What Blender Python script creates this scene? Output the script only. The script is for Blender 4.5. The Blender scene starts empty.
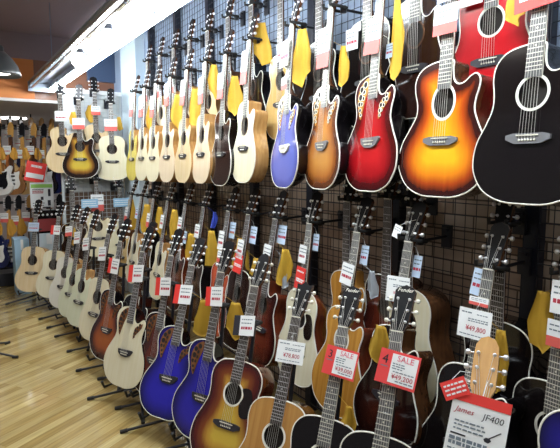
import bpy, math, random
from mathutils import Matrix, Vector, Euler
random.seed(7)
C = bpy.context.scene.collection
R = math.radians
PI = math.pi

# ------------------------------------------------------------------ materials
MATS = {}
def principled(name, col, rough=.5, metal=0., coat=0., emis=None, estr=0., spec=.5):
    if name in MATS: return MATS[name]
    m = bpy.data.materials.new(name); m.use_nodes = True
    b = m.node_tree.nodes['Principled BSDF']
    b.inputs['Base Color'].default_value = (*col, 1)
    b.inputs['Roughness'].default_value = rough
    b.inputs['Metallic'].default_value = metal
    b.inputs['Coat Weight'].default_value = coat
    b.inputs['Coat Roughness'].default_value = .06
    b.inputs['Specular IOR Level'].default_value = spec
    if emis:
        b.inputs['Emission Color'].default_value = (*emis, 1)
        b.inputs['Emission Strength'].default_value = estr
    MATS[name] = m
    return m

def nodes_of(m):
    return m.node_tree.nodes, m.node_tree.links, m.node_tree.nodes['Principled BSDF']

def wood(name, c1, c2, scale=(60, 60, 3), rough=.25, coat=.5):
    if name in MATS: return MATS[name]
    m = principled(name, c1, rough, 0, coat)
    N, L, b = nodes_of(m)
    tc = N.new('ShaderNodeTexCoord'); mp = N.new('ShaderNodeMapping'); mp.inputs['Scale'].default_value = scale
    nz = N.new('ShaderNodeTexNoise'); nz.inputs['Scale'].default_value = 1; nz.inputs['Detail'].default_value = 4
    cr = N.new('ShaderNodeValToRGB')
    cr.color_ramp.elements[0].position = .35; cr.color_ramp.elements[0].color = (*c1, 1)
    cr.color_ramp.elements[1].position = .65; cr.color_ramp.elements[1].color = (*c2, 1)
    L.new(tc.outputs['Object'], mp.inputs['Vector']); L.new(mp.outputs['Vector'], nz.inputs['Vector'])
    L.new(nz.outputs['Fac'], cr.inputs['Fac']); L.new(cr.outputs['Color'], b.inputs['Base Color'])
    return m

def burst(name, stops, rough=.18, coat=.8):
    """finish that changes from the rim to the middle of the top; 'edge' is the distance to the rim in metres"""
    if name in MATS: return MATS[name]
    m = principled(name, stops[0][1], rough, 0, coat)
    N, L, b = nodes_of(m)
    at = N.new('ShaderNodeAttribute'); at.attribute_name = 'edge'
    tc = N.new('ShaderNodeTexCoord'); mp = N.new('ShaderNodeMapping'); mp.inputs['Scale'].default_value = (50, 50, 3)
    nz = N.new('ShaderNodeTexNoise'); nz.inputs['Scale'].default_value = 1
    mul = N.new('ShaderNodeMath'); mul.operation = 'MULTIPLY'; mul.inputs[1].default_value = 5
    add = N.new('ShaderNodeMath'); add.operation = 'MULTIPLY_ADD'; add.inputs[1].default_value = .08
    sub = N.new('ShaderNodeMath'); sub.operation = 'SUBTRACT'; sub.inputs[1].default_value = .04
    cr = N.new('ShaderNodeValToRGB'); els = cr.color_ramp.elements
    while len(els) < len(stops): els.new(.5)
    for e, (p, c) in zip(els, stops): e.position = p*5; e.color = (*c, 1)
    L.new(tc.outputs['Object'], mp.inputs['Vector']); L.new(mp.outputs['Vector'], nz.inputs['Vector'])
    L.new(at.outputs['Fac'], mul.inputs[0]); L.new(nz.outputs['Fac'], add.inputs[0]); L.new(mul.outputs[0], add.inputs[2])
    L.new(add.outputs[0], sub.inputs[0]); L.new(sub.outputs[0], cr.inputs['Fac']); L.new(cr.outputs['Color'], b.inputs['Base Color'])
    return m

black = principled('black_lacquer', (.005, .004, .005), .14, 0, .25, spec=.35)
headblack = principled('headstock_black', (.006, .006, .008), .45, spec=.2)
blackmetal = principled('black_metal', (.012, .013, .02), .4)
rubber = principled('black_rubber', (.012, .012, .012), .7)
white = principled('white_binding', (.85, .83, .74), .4)
dark = principled('hole_shade_dark', (.012, .008, .006), .9)  # near-black colour standing for the shade inside holes
chrome = principled('chrome', (.85, .85, .87), .3, .6)
gold = principled('gold_metal', (.8, .6, .25), .25, 1)
cream_plastic = principled('cream_plastic', (.85, .82, .7), .3)
ebony = wood('fretboard_rosewood', (.035, .026, .022), (.06, .045, .04), rough=.3, coat=.2)
paleboard = wood('fretboard_glare_grey', (.11, .11, .11), (.17, .165, .16), rough=.3, coat=.2)  # lamp glare on dark boards, put into the colour as pale grey
mahog = wood('mahogany_neck', (.07, .026, .012), (.1, .038, .016))
amberwood = wood('amber_headstock', (.5, .24, .05), (.6, .32, .08))
brownside = wood('brown_side', (.06, .024, .01), (.1, .04, .015), rough=.2)
tanside = wood('tan_side', (.38, .2, .07), (.5, .28, .1), rough=.25)
redside = wood('red_brown_side', (.1, .02, .009), (.15, .03, .012), rough=.2)
bridge_dark = principled('bridge_dark', (.03, .028, .035), .35)
bridge_grey = principled('bridge_grey', (.16, .16, .17), .35)
pickdark = principled('pickguard_dark', (.012, .007, .006), .15, 0, .5)
pickred = wood('pickguard_tortoise', (.08, .012, .01), (.02, .006, .006))
paper = principled('white_paper', (.86, .88, .88), .6)
redpaper = principled('red_paper', (.8, .045, .035), .55)
pinkpaper = principled('pink_paper', (.85, .28, .32), .55)
orangepaper = principled('orange_paper', (.85, .16, .06), .55)
bluepaper = principled('blue_paper', (.3, .5, .75), .55)
inkgrey = principled('ink_grey', (.16, .2, .24), .6)
inkred = principled('ink_red', (.45, .03, .06), .6)
inkblack = principled('ink_black', (.02, .02, .03), .6)
inkpink = principled('ink_pink', (.75, .12, .2), .6)
inkgreen = principled('ink_green', (.3, .6, .12), .6)
yellowcloth = wood('yellow_cloth', (.5, .29, .02), (.58, .35, .03), (6, 6, 6), .75, 0)
plastic_bag = principled('clear_plastic', (.35, .38, .42), .2)
bluecloth = principled('blue_cloth', (.03, .06, .4), .7)

F_ = {}   # finishes for the tops
F_['black'] = burst('top_black', [(0, (.008, .006, .006)), (.2, (.007, .005, .006))], .1, .2)
F_['blackred'] = burst('top_black_red', [(0, (.008, .003, .003)), (.06, (.02, .005, .004)), (.14, (.07, .014, .008)), (.19, (.08, .016, .01))], .14)
F_['blackbrown'] = burst('top_dark_brown', [(0, (.02, .008, .006)), (.2, (.03, .011, .008))], .12)
F_['sunyellow'] = burst('top_yellow_sunburst', [(0, (.012, .003, .003)), (.022, (.05, .006, .003)), (.05, (.42, .06, .006)), (.085, (.8, .24, .008)), (.13, (.86, .44, .015)), (.19, (.86, .5, .02))])
F_['cherry'] = burst('top_cherry_burst', [(0, (.02, .001, .002)), (.03, (.09, .002, .004)), (.07, (.33, .006, .01)), (.13, (.5, .012, .016)), (.19, (.5, .012, .016))])
F_['brownburst'] = burst('top_brown_burst', [(0, (.03, .008, .004)), (.03, (.16, .04, .008)), (.07, (.45, .16, .03)), (.13, (.6, .27, .06)), (.19, (.6, .27, .06))])
F_['violet'] = burst('top_violet_blue', [(0, (.06, .07, .3)), (.05, (.13, .16, .55)), (.19, (.16, .19, .6))])
F_['blue'] = burst('top_deep_blue', [(0, (.006, .004, .06)), (.03, (.014, .01, .2)), (.08, (.022, .016, .4)), (.19, (.024, .018, .45))])
F_['red'] = burst('top_red', [(0, (.25, .008, .01)), (.05, (.5, .012, .018)), (.19, (.55, .014, .02))])
F_['vintage'] = burst('top_vintage_sunburst', [(0, (.03, .004, .004)), (.03, (.09, .01, .006)), (.065, (.2, .05, .01)), (.095, (.48, .25, .03)), (.13, (.62, .42, .05)), (.2, (.66, .46, .06))])
F_['redburst'] = burst('top_red_brown_burst', [(0, (.012, .004, .004)), (.03, (.05, .008, .006)), (.08, (.12, .02, .01)), (.19, (.17, .03, .014))])
F_['orangeburst'] = burst('top_orange_brown_burst', [(0, (.01, .003, .002)), (.035, (.07, .012, .005)), (.08, (.36, .08, .015)), (.19, (.5, .14, .02))])
F_['panelburst'] = burst('top_golden_burst', [(0, (.01, .005, .004)), (.04, (.03, .012, .006)), (.07, (.3, .13, .02)), (.11, (.7, .5, .06)), (.19, (.75, .6, .1))])
F_['cream'] = wood('top_cream_spruce', (.87, .8, .55), (.9, .84, .62))
F_['pale'] = wood('top_pale_spruce', (.8, .74, .52), (.84, .79, .6))
F_['white'] = wood('top_white_spruce', (.82, .8, .7), (.86, .84, .75))
F_['green'] = wood('top_pale_greenish_spruce', (.76, .8, .58), (.8, .83, .64))
F_['tan'] = wood('top_tan_cedar', (.78, .6, .34), (.83, .67, .42))
F_['pinktan'] = wood('top_pinkish_spruce', (.82, .66, .45), (.86, .71, .51))
F_['amber'] = wood('top_amber', (.45, .2, .03), (.58, .28, .05))
F_['amber2'] = wood('top_aged_honey', (.42, .2, .05), (.5, .26, .07))
F_['honey'] = wood('top_honey', (.58, .38, .13), (.66, .45, .18))
F_['yellow'] = wood('top_yellow', (.74, .62, .12), (.8, .68, .18))
F_['orangered'] = burst('top_orange_red', [(0, (.35, .05, .02)), (.04, (.6, .1, .04)), (.19, (.65, .13, .05))])
F_['electric_white'] = principled('electric_white', (.85, .84, .8), .2)
F_['electric_brown'] = wood('electric_brown', (.3, .13, .04), (.4, .18, .06))
F_['electric_navy'] = principled('electric_navy', (.015, .02, .09), .2)
F_['electric_black'] = principled('electric_black', (.012, .012, .014), .2)
F_['electric_orange'] = wood('electric_orange', (.55, .16, .03), (.62, .2, .04))
F_['electric_natural'] = wood('electric_natural', (.6, .38, .16), (.68, .45, .2))

# ------------------------------------------------------------------ mesh helper
class MB:
    def __init__(s): s.v = []; s.f = []; s.m = []; s.smooth = []
    def add(s, vs, fs, mi=0, sm=False):
        o = len(s.v); s.v += [tuple(v) for v in vs]
        for f in fs: s.f.append(tuple(i+o for i in f)); s.m.append(mi); s.smooth.append(sm)
    def box(s, c, d, mi=0, M=None):
        vs = [Vector((c[0]+sx*d[0]/2, c[1]+sy*d[1]/2, c[2]+sz*d[2]/2)) for sx in (-1, 1) for sy in (-1, 1) for sz in (-1, 1)]
        if M: vs = [M @ v for v in vs]
        s.add(vs, [(0, 1, 3, 2), (4, 6, 7, 5), (0, 4, 5, 1), (2, 3, 7, 6), (0, 2, 6, 4), (1, 5, 7, 3)], mi)
    def tube(s, path, r, n=8, mi=0, closed=False, cap=True):
        P = [Vector(p) for p in path]; k = len(P); rs = r if isinstance(r, (list, tuple)) else [r]*k
        vs = []
        for i, p in enumerate(P):
            a = P[(i-1) % k] if (closed or i > 0) else p; b = P[(i+1) % k] if (closed or i < k-1) else p
            t = (b-a)
            if t.length < 1e-9: t = Vector((0, 0, 1))
            t.normalize()
            ref = Vector((0, 1, 0)) if abs(t.y) < .9 else Vector((1, 0, 0))
            u = t.cross(ref).normalized(); w = u.cross(t)
            for j in range(n):
                q = 2*PI*j/n; vs.append(p + rs[i]*(math.cos(q)*u + math.sin(q)*w))
        fs = []
        for i in range(k if closed else k-1):
            i2 = (i+1) % k
            for j in range(n):
                j2 = (j+1) % n; fs.append((i*n+j, i*n+j2, i2*n+j2, i2*n+j))
        s.add(vs, fs, mi, True)
        if cap and not closed:
            s.add(vs[:n], [tuple(range(n))[::-1]], mi); s.add(vs[-n:], [tuple(range(n))], mi)
    def prism(s, pts, y0, y1, mi=0, M=None):
        """outline in the x,z plane extruded along y"""
        n = len(pts)
        a = [Vector((p[0], y0, p[1])) for p in pts]; b = [Vector((p[0], y1, p[1])) for p in pts]
        vs = a+b
        if M: vs = [M @ v for v in vs]
        s.add(vs, [tuple(range(n)), tuple(range(2*n-1, n-1, -1))] + [(i, n+i, n+(i+1) % n, (i+1) % n) for i in range(n)], mi)
    def ring(s, c, r0, r1, y0, y1, n=32, mi=0, az=1.):
        vs = []
        for r, y in ((r0, y1), (r0, y0), (r1, y0), (r1, y1)):
            for j in range(n):
                q = 2*PI*j/n; vs.append((c[0]+r*math.cos(q), y, c[1]+r*az*math.sin(q)))
        fs = []
        for k in range(4):
            k2 = (k+1) % 4
            for j in range(n): fs.append((k*n+j, k*n+(j+1) % n, k2*n+(j+1) % n, k2*n+j))
        s.add(vs, fs, mi)
    def lathe(s, prof, n=20, mi=0, M=None, axis='z'):
        vs = []
        for r, h in prof:
            for j in range(n):
                q = 2*PI*j/n
                v = Vector((r*math.cos(q), r*math.sin(q), h)) if axis == 'z' else Vector((r*math.cos(q), h, r*math.sin(q)))
                vs.append(M @ v if M else v)
        fs = [(k*n+j, k*n+(j+1) % n, (k+1)*n+(j+1) % n, (k+1)*n+j) for k in range(len(prof)-1) for j in range(n)]
        s.add(vs, fs, mi, True)
    def mesh(s, name):
        me = bpy.data.meshes.new(name); me.from_pydata(s.v, [], s.f); me.update()
        for p, mi, sm in zip(me.polygons, s.m, s.smooth): p.material_index = mi; p.use_smooth = sm
        return me

def put(name, me, mats, parent=None, label=None):
    """link a mesh as one object with its own materials (mesh data may be shared)"""
    if not isinstance(mats, (list, tuple)): mats = [mats]
    while len(me.materials) < len(mats): me.materials.append(mats[len(me.materials)])
    o = bpy.data.objects.new(name, me); C.objects.link(o)
    for i, m in enumerate(mats):
        if o.material_slots[i].material != m:
            o.material_slots[i].link = 'OBJECT'; o.material_slots[i].material = m
    if parent: o.parent = parent
    if label: o['label'] = label
    return o
def obj(name, mb, mats, parent=None, label=None): return put(name, mb.mesh(name), mats, parent, label)
def tag(o, label, cat, group=None):
    o['label'] = label; o['category'] = cat
    if group: o['group'] = group
    return o
def empty(name, M, label, cat, group=None):
    o = bpy.data.objects.new(name, None); C.objects.link(o); o.empty_display_size = .1
    o.matrix_world = M if isinstance(M, Matrix) else Matrix.Translation(M)
    return tag(o, label, cat, group)
def struct(name, mb, mats):
    o = obj(name, mb, mats); o['kind'] = 'structure'; return o
CACHE = {}
def cached(key, fn):
    if key not in CACHE: CACHE[key] = fn()
    return CACHE[key]
def text_mesh(txt, size, shear=0., align='CENTER'):
    """flat-backed lettering lying in the x,z plane, facing -y"""
    def mk():
        cu = bpy.data.curves.new('lettering', 'FONT'); cu.body = txt; cu.size = size; cu.align_x = align; cu.align_y = 'CENTER'
        cu.extrude = .0004; cu.shear = shear; cu.resolution_u = 2
        t = bpy.data.objects.new('tmp', cu); C.objects.link(t); bpy.context.view_layer.update()
        me = bpy.data.meshes.new_from_object(t.evaluated_get(bpy.context.evaluated_depsgraph_get()))
        bpy.data.objects.remove(t); bpy.data.curves.remove(cu)
        me.materials.clear(); me.transform(Matrix.Rotation(PI/2, 4, 'X')); return me
    return cached(('txt', txt, size, shear, align), mk)

# ------------------------------------------------------------------ guitar shapes
def spline(pts, per=6):
    n = len(pts); out = []
    for i in range(n):
        p0, p1, p2, p3 = pts[i-1], pts[i], pts[(i+1) % n], pts[(i+2) % n]
        for k in range(per):
            t = k/per; t2 = t*t; t3 = t2*t
            out.append(tuple(.5*(2*p1[a]+(p2[a]-p0[a])*t+(2*p0[a]-5*p1[a]+4*p2[a]-p3[a])*t2+(-p0[a]+3*p1[a]-3*p2[a]+p3[a])*t3) for a in (0, 1)))
    return out
FULL = [(.08, .004), (.15, .034), (.19, .088), (.2, .14), (.19, .2), (.162, .255), (.139, .31), (.138, .36), (.145, .41), (.137, .455), (.105, .489), (.055, .503)]
SLIM = [(.08, .004), (.15, .036), (.19, .092), (.2, .142), (.188, .2), (.155, .255), (.125, .305), (.122, .35), (.137, .4), (.138, .445), (.112, .483), (.06, .502)]
CUT = [(.08, .004), (.15, .034), (.19, .088), (.2, .14), (.19, .2), (.16, .255), (.136, .31), (.137, .352), (.147, .39), (.148, .42), (.132, .44), (.11, .434), (.085, .415), (.058, .412), (.038, .432), (.032, .47), (.03, .5)]
STYLE = {
    'dread': dict(a=FULL, b=FULL, sx=1., depth=.115, hole=(0, .352, .05, 1.)),
    'dcut': dict(a=CUT, b=FULL, sx=1., depth=.11, hole=(0, .352, .05, 1.)),
    'gc': dict(a=CUT, b=SLIM, sx=.92, depth=.09, hole=(0, .35, .046, 1.1)),
    'apx': dict(a=CUT, b=SLIM, sx=1.0, depth=.09, hole=(0, .352, .046, 1.28)),
    'ovation': dict(a=[(u, v) for u, v in CUT], b=SLIM, sx=.97, depth=.12, hole=None, bowl=True),
    'round': dict(a=FULL, b=FULL, sx=.95, depth=.12, hole=(0, .352, .05, 1.), bowl=True),
}
BL, NUT, SADDLE = .505, .863, .218
def outline(st):
    d = STYLE[st]
    r = [(0, 0)] + [(u*d['sx'], v) for u, v in d['a']] + [(0, BL)] + [(-u*d['sx'], v) for u, v in reversed(d['b'])]
    return spline(r, 4)
def body_mesh(st):
    def mk():
        d = STYLE[st]; o = outline(st); n = len(o); b = MB(); D = d['depth']
        rings = [(1, .0), (1, .012)]
        if d.get('bowl'): rings += [(.985, .03), (.94, .055), (.86, .08), (.72, .103), (.5, .117), (.22, D)]
        else: rings += [(1, D-.006), (.985, D)]
        vs = []
        for k, y in rings:
            for u, v in o: vs.append((u*k, y, .24+(v-.24)*k))
        fs = [(r*n+i, r*n+(i+1) % n, (r+1)*n+(i+1) % n, (r+1)*n+i) for r in range(len(rings)-1) for i in range(n)]
        b.add(vs, fs, 0, True)
        b.add(vs[-n:], [tuple(range(n))[::-1]], 0)
        return b.mesh('body')
    return cached(('body', st), mk)
def seg_dist(p, a, b):
    ax, ay = a; bx, by = b; dx, dy = bx-ax, by-ay; L = dx*dx+dy*dy
    t = 0 if L == 0 else max(0, min(1, ((p[0]-ax)*dx+(p[1]-ay)*dy)/L))
    return math.hypot(p[0]-ax-t*dx, p[1]-ay-t*dy)
def top_mesh(st):
    def mk():
        d = STYLE[st]; o = outline(st); n = len(o); h = d['hole']; K = 9
        c = h[:2] if h else (0, .27)
        vs = []; ed = []
        for k in range(K+1):
            t = k/K
            for u, v in o:
                q = math.atan2((v-c[1])/(h[3] if h else 1), u-c[0])
                rr = h[2] if h else .006
                iu, iv = c[0]+rr*math.cos(q), c[1]+rr*(h[3] if h else 1)*math.sin(q)
                p = (iu+(u-iu)*t, iv+(v-iv)*t)
                vs.append((p[0], -.003, p[1])); ed.append(0. if k == K else min(seg_dist(p, o[i], o[(i+1) % n]) for i in range(n)))
        fs = [(k*n+i, (k+1)*n+i, (k+1)*n+(i+1) % n, k*n+(i+1) % n) for k in range(K) for i in range(n)]
        for u, v in o: vs.append((u, .001, v)); ed.append(0.)
        fs += [(K*n+i, (K+1)*n+i, (K+1)*n+(i+1) % n, K*n+(i+1) % n) for i in range(n)]
        if not h: fs.append(tuple(range(n)))
        b = MB(); b.add(vs, fs)
        me = b.mesh('soundboard')
        a = me.attributes.new('edge', 'FLOAT', 'POINT'); a.data.foreach_set('value', ed)
        return me
    return cached(('top', st), mk)
def binding_mesh(st, r):
    def mk():
        b = MB(); b.tube([(u, -.001, v) for u, v in outline(st)], r, 6, closed=True); return b.mesh('binding')
    return cached(('bind', st, r), mk)
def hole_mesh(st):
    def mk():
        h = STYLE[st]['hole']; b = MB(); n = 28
        b.prism([(h[0]+h[2]*1.3*math.cos(2*PI*i/n), h[1]+h[2]*1.3*h[3]*math.sin(2*PI*i/n)) for i in range(n)], .018, .03); return b.mesh('sound_hole_shade')  # dark disc behind the opening, painted in place of the shade inside
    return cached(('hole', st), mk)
def rosette_mesh(st):
    def mk():
        h = STYLE[st]['hole']; b = MB()
        b.ring(h[:2], h[2]-.001, h[2]+.008, -.0042, -.001, 36, 0, h[3])
        return b.mesh('rosette')
    return cached(('ros', st), mk)
def bridge_mesh():
    def mk():
        b = MB(); w = .076
        pts = [(-w, .205), (-w, .219), (-.05, .225), (.05, .225), (w, .219), (w, .205), (.045, .192), (-.045, .192)]
        b.prism(pts, -.012, -.002); return b.mesh('bridge')
    return cached('bridge', mk)
def bridge2_mesh():
    def mk():
        b = MB()
        b.prism([(-.062, .23), (.066, .236), (.074, .228), (.052, .2), (.02, .188), (-.03, .19), (-.056, .206)], -.012, -.002); return b.mesh('bridge')
    return cached('bridge2', mk)
def saddle_mesh():
    def mk():
        b = MB(); b.box((0, -.0135, SADDLE), (.074, .004, .004))
        for i in range(6): b.lathe([(.0, -.0155), (.0035, -.014), (.0035, -.012)], 8, 0, Matrix.Translation((-.026+i*.0104, 0, .203)), 'y')
        return b.mesh('saddle')
    return cached('saddle', mk)
def pick_mesh(st):
    def mk():
        b = MB(); h = STYLE[st]['hole'] or (0, .35, .05, 1)
        p = spline([(.05, .385), (.062, .35), (.045, .31), (.06, .262), (.1, .262), (.118, .3), (.11, .36), (.09, .39)], 4)
        b.prism(p, -.0055, -.002); return b.mesh('pickguard')
    return cached(('pick', st), mk)
def leaf_mesh(side):
    """pale wood leaf with a cluster of round holes on an upper bout"""
    def mk():
        b = MB()
        if side < 0: ctr = [(-.035, .492), (-.075, .478), (-.105, .44), (-.112, .395), (-.1, .35), (-.082, .315), (-.072, .35), (-.056, .4), (-.04, .44)]
        else: ctr = [(.118, .415), (.098, .398), (.062, .385), (.05, .35), (.052, .31), (.066, .335), (.094, .362), (.116, .388)]
        b.prism(spline(ctr, 4), -.006, -.002, 0)
        hs = [(-.058, .466, .013), (-.084, .447, .013), (-.066, .435, .009), (-.09, .414, .014), (-.068, .408, .008), (-.096, .384, .01), (-.078, .384, .008), (-.088, .357, .008), (-.082, .336, .006)] if side < 0 else \
             [(.1, .404, .008), (.104, .388, .008), (.082, .386, .008), (.066, .366, .009), (.084, .365, .007), (.06, .344, .008), (.07, .345, .005), (.059, .325, .005)]
        for x, z, r in hs:
            b.ring((x, z), r, r+.0022, -.0075, -.004, 16, 1)
            b.prism([(x+r*math.cos(2*PI*i/16), z+r*math.sin(2*PI*i/16)) for i in range(16)], -.0065, -.004, 2)
        return b.mesh('epaulette')
    return cached(('leaf', side), mk)
def neck_mesh():
    def mk():
        b = MB(); vs = []; n = 9
        prof = [(.44, .026, .05), (.5, .028, .06), (.515, .028, .035), (.54, .027, .02), (.7, .0245, .018), (NUT, .0215, .016), (NUT+.02, .022, .016)]
        for z, hw, t in prof:
            for j in range(n):
                q = PI*j/(n-1); vs.append((hw*math.cos(q), -.003+(t+.003)*math.sin(q), z))
        fs = [(k*n+j, k*n+(j+1) % n, (k+1)*n+(j+1) % n, (k+1)*n+j) for k in range(len(prof)-1) for j in range(n)]
        b.add(vs, fs, 0, True); b.add(vs[:n], [tuple(range(n))]); b.add(vs[-n:], [tuple(range(n))[::-1]])
        return b.mesh('neck')
    return cached('neck', mk)
def board_mesh(frets=True):
    def mk():
        b = MB(); z0 = .4; w = lambda z: .0215+(NUT-z)/(NUT-z0)*.0065
        vs = [(-w(z0), -.003, z0), (w(z0), -.003, z0), (w(NUT), -.003, NUT), (-w(NUT), -.003, NUT), (-w(z0), -.0095, z0), (w(z0), -.0095, z0), (w(NUT), -.0095, NUT), (-w(NUT), -.0095, NUT)]
        b.add(vs, [(4, 5, 6, 7), (0, 3, 2, 1), (0, 1, 5, 4), (1, 2, 6, 5), (2, 3, 7, 6), (3, 0, 4, 7)])
        S = NUT-SADDLE
        zs = [NUT-S*(1-2**(-k/12)) for k in range(0, 21)]
        for k in range(1, 21):
            if zs[k] < z0+.003: break
            b.box((0, -.01, zs[k]), (2*w(zs[k]), .0024, .0026), 1)
        for s in (-1, 1):
            b.add([(s*(w(z0)+.001), -.004, z0), (s*(w(NUT)+.001), -.004, NUT), (s*(w(NUT)-.0015), -.0102, NUT), (s*(w(z0)-.0015), -.0102, z0)], [(0, 1, 2, 3)], 1)
        for k in (3, 5, 7, 9, 12, 15):
            z = (zs[k]+zs[k-1])/2
            b.prism([(.0035*math.cos(2*PI*i/10), z+.0035*math.sin(2*PI*i/10)) for i in range(10)], -.0102, -.008, 1)
        return b.mesh('fretboard')
    return cached(('board', frets), mk)
HM = Matrix.Translation((0, -.006, NUT)) @ Matrix.Rotation(R(-11), 4, 'X')
HEADS = {
    'paddle': [(-.0215, 0), (.0215, 0), (.033, .03), (.036, .1), (.0385, .158), (.028, .172), (.012, .176), (0, .182), (-.012, .176), (-.028, .172), (-.0385, .158), (-.036, .1), (-.033, .03)],
    'flare': [(-.0215, 0), (.0215, 0), (.031, .035), (.034, .09), (.04, .16), (.02, .155), (0, .172), (-.02, .155), (-.04, .16), (-.034, .09), (-.031, .035)],
    'round': [(-.0215, 0), (.0215, 0), (.034, .03), (.034, .12), (.031, .15), (.02, .17), (0, .178), (-.02, .17), (-.031, .15), (-.034, .12), (-.034, .03)],
}
def head_mesh(kind):
    def mk():
        b = MB(); b.prism(HEADS[kind], 0, .015, 0, HM)
        b.prism([(x*.97, .002+z*.985) for x, z in HEADS[kind]], -.0012, .001, 1, HM)
        return b.mesh('headstock')
    return cached(('head', kind), mk)
def nut_mesh():
    def mk():
        b = MB(); b.box((0, -.0085, NUT+.002), (.043, .007, .005)); return b.mesh('nut')
    return cached('nut', mk)
def peg_mesh(side, k):
    def mk():
        b = MB(); z = .04+k*.043; x = side*.022
        b.lathe([(.0, -.009), (.0035, -.009), (.0045, -.002), (.007, -.0005), (.007, .001)], 10, 0, HM @ Matrix.Translation((x, 0, z)), 'y')
        b.tube([HM @ Vector((side*.03, .009, z)), HM @ Vector((side*.046, .009, z))], .0025, 6)
        b.tube([HM @ Vector((side*.044, .009, z)), HM @ Vector((side*.047, .009, z)), HM @ Vector((side*.055, .009, z)), HM @ Vector((side*.058, .009, z))], [.004, .0085, .0085, .005], 10, 1)
        return b.mesh('tuning_peg')
    return cached(('peg', side, k), mk)
def string_mesh(i):
    def mk():
        b = MB(); u = i-2.5
        b.tube([(u*.0104, -.013, .203), (u*.0104, -.016, SADDLE), (u*.0068, -.0125, NUT+.002), HM @ Vector(((-1 if i < 3 else 1)*.021, -.006, .04+.043*(i if i < 3 else 5-i)))], .00075, 4)
        return b.mesh('string')
    return cached(('string', i), mk)
def strings_mesh():
    def mk():
        b = MB()
        for i in range(6):
            u = i-2.5; b.tube([(u*.0104, -.016, SADDLE), (u*.0068, -.0125, NUT)], .0009, 3)
        return b.mesh('strings')
    return cached('strings', mk)
steel = principled('string_steel', (.75, .73, .68), .35, .6)

G = {}
FINISHED_GROUPS = {}
def guitar(key, label, short, style, finish, pos, yaw=0, tilt=4, side=None, neck=mahog, head='paddle', headface=None, pegs=None, lod=2,
           bind=True, board=None, bridge=None, pick=None, logo=None, roll=0, group=None, epaulette=None):
    M = Matrix.Translation(pos) @ Matrix.Rotation(R(-90+yaw), 4, 'Z') @ Matrix.Rotation(R(-tilt), 4, 'X') @ Matrix.Rotation(R(roll), 4, 'Y')
    root = empty('acoustic_guitar', M, label, 'guitar', group)
    top = F_[finish]; side = side or brownside
    put('body', body_mesh(style), side, root)
    put('soundboard', top_mesh(style), top, root)
    if bind: put('binding', binding_mesh(style, .0034 if lod == 2 else .003), white, root)
    if STYLE[style]['hole']:
        put('sound_hole_shade', hole_mesh(style), dark, root)
        put('rosette', rosette_mesh(style), bind if not isinstance(bind, bool) else (white if lod == 2 else brownside), root)
        put('bridge', bridge_mesh(), bridge or bridge_dark, root)
    else:
        ep = epaulette or amberwood
        for s in (-1, 1): put('epaulette', leaf_mesh(s), [ep, cream_plastic if lod == 2 and not epaulette else ep, dark], root)
        put('bridge', bridge2_mesh(), bridge or bridge_dark, root)
    put('saddle', saddle_mesh(), cream_plastic, root.children[-1] if False else [c for c in C.objects if c.parent == root and c.name.startswith('bridge')][0])
    if pick: put('pickguard', pick_mesh(style), pick, root)
    put('neck', neck_mesh(), neck, root)
    put('fretboard', board_mesh(), [board or ebony, chrome if board is None else cream_plastic], root)
    put('nut', nut_mesh(), cream_plastic, root)
    hd = put('headstock', head_mesh(head), [neck, headface or headblack], root)
    if logo:
        t = put('logo', text_mesh(logo, .021, .25), cream_plastic, hd)
        t.matrix_local = HM @ Matrix.Translation((0, -.0016, .16))
    for s in (-1, 1):
        for k in range(3): put('tuning_peg', peg_mesh(s, k), [chrome, pegs or chrome], root)
    if lod == 2:
        for i in range(6): put('string', string_mesh(i), steel, root)
    elif lod == 1: put('strings', strings_mesh(), steel, root)
    G[key] = (M, short, root)
    return root

def hanger(key, wall_x=1.835, wall_y=None):
    """hook that carries a guitar by its headstock, fixed to the wire grid"""
    M, short, _ = G[key]
    p = M @ Vector((0, .012, NUT+.012)); q = M @ Vector((0, -.03, NUT+.012))
    d = (q-p).normalized(); sd = Vector((-d.y, d.x, 0)).normalized()
    if wall_y is not None: w = Vector((p.x, wall_y, p.z))
    else: w = Vector((wall_x, p.y, p.z))
    root = empty('guitar_hanger', Matrix.Translation(w), 'black wall hook carrying the ' + short, 'hanger', 'guitar wall hooks')
    e = p - d*.05; L = lambda v: v - w
    out = (e-w).normalized() if (e-w).length > 1e-6 else -d
    b = MB(); Mx = Matrix.Rotation(math.atan2(out.y, out.x), 4, 'Z')
    b.box((.006, 0, 0), (.014, .05, .1), 0, Mx); b.box((.016, 0, .03), (.02, .03, .012), 0, Mx)
    obj('mounting_plate', b, blackmetal, root)
    b = MB(); b.tube([L(w), L(e)], .007, 8); b.lathe([(0, -.016), (.016, -.016), (.016, .016), (0, .016)], 10, 0, Matrix.Translation(L(e)))
    obj('arm', b, blackmetal, root)
    for s in (-1, 1):
        b = MB(); b.tube([L(e), L(e+sd*s*.032-d*.0), L(p+sd*s*.038), L(q+sd*s*.036), L(q+sd*s*.036+Vector((0, 0, .018)))], .0075, 8)
        obj('prong', b, rubber, root)
    return root

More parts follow.
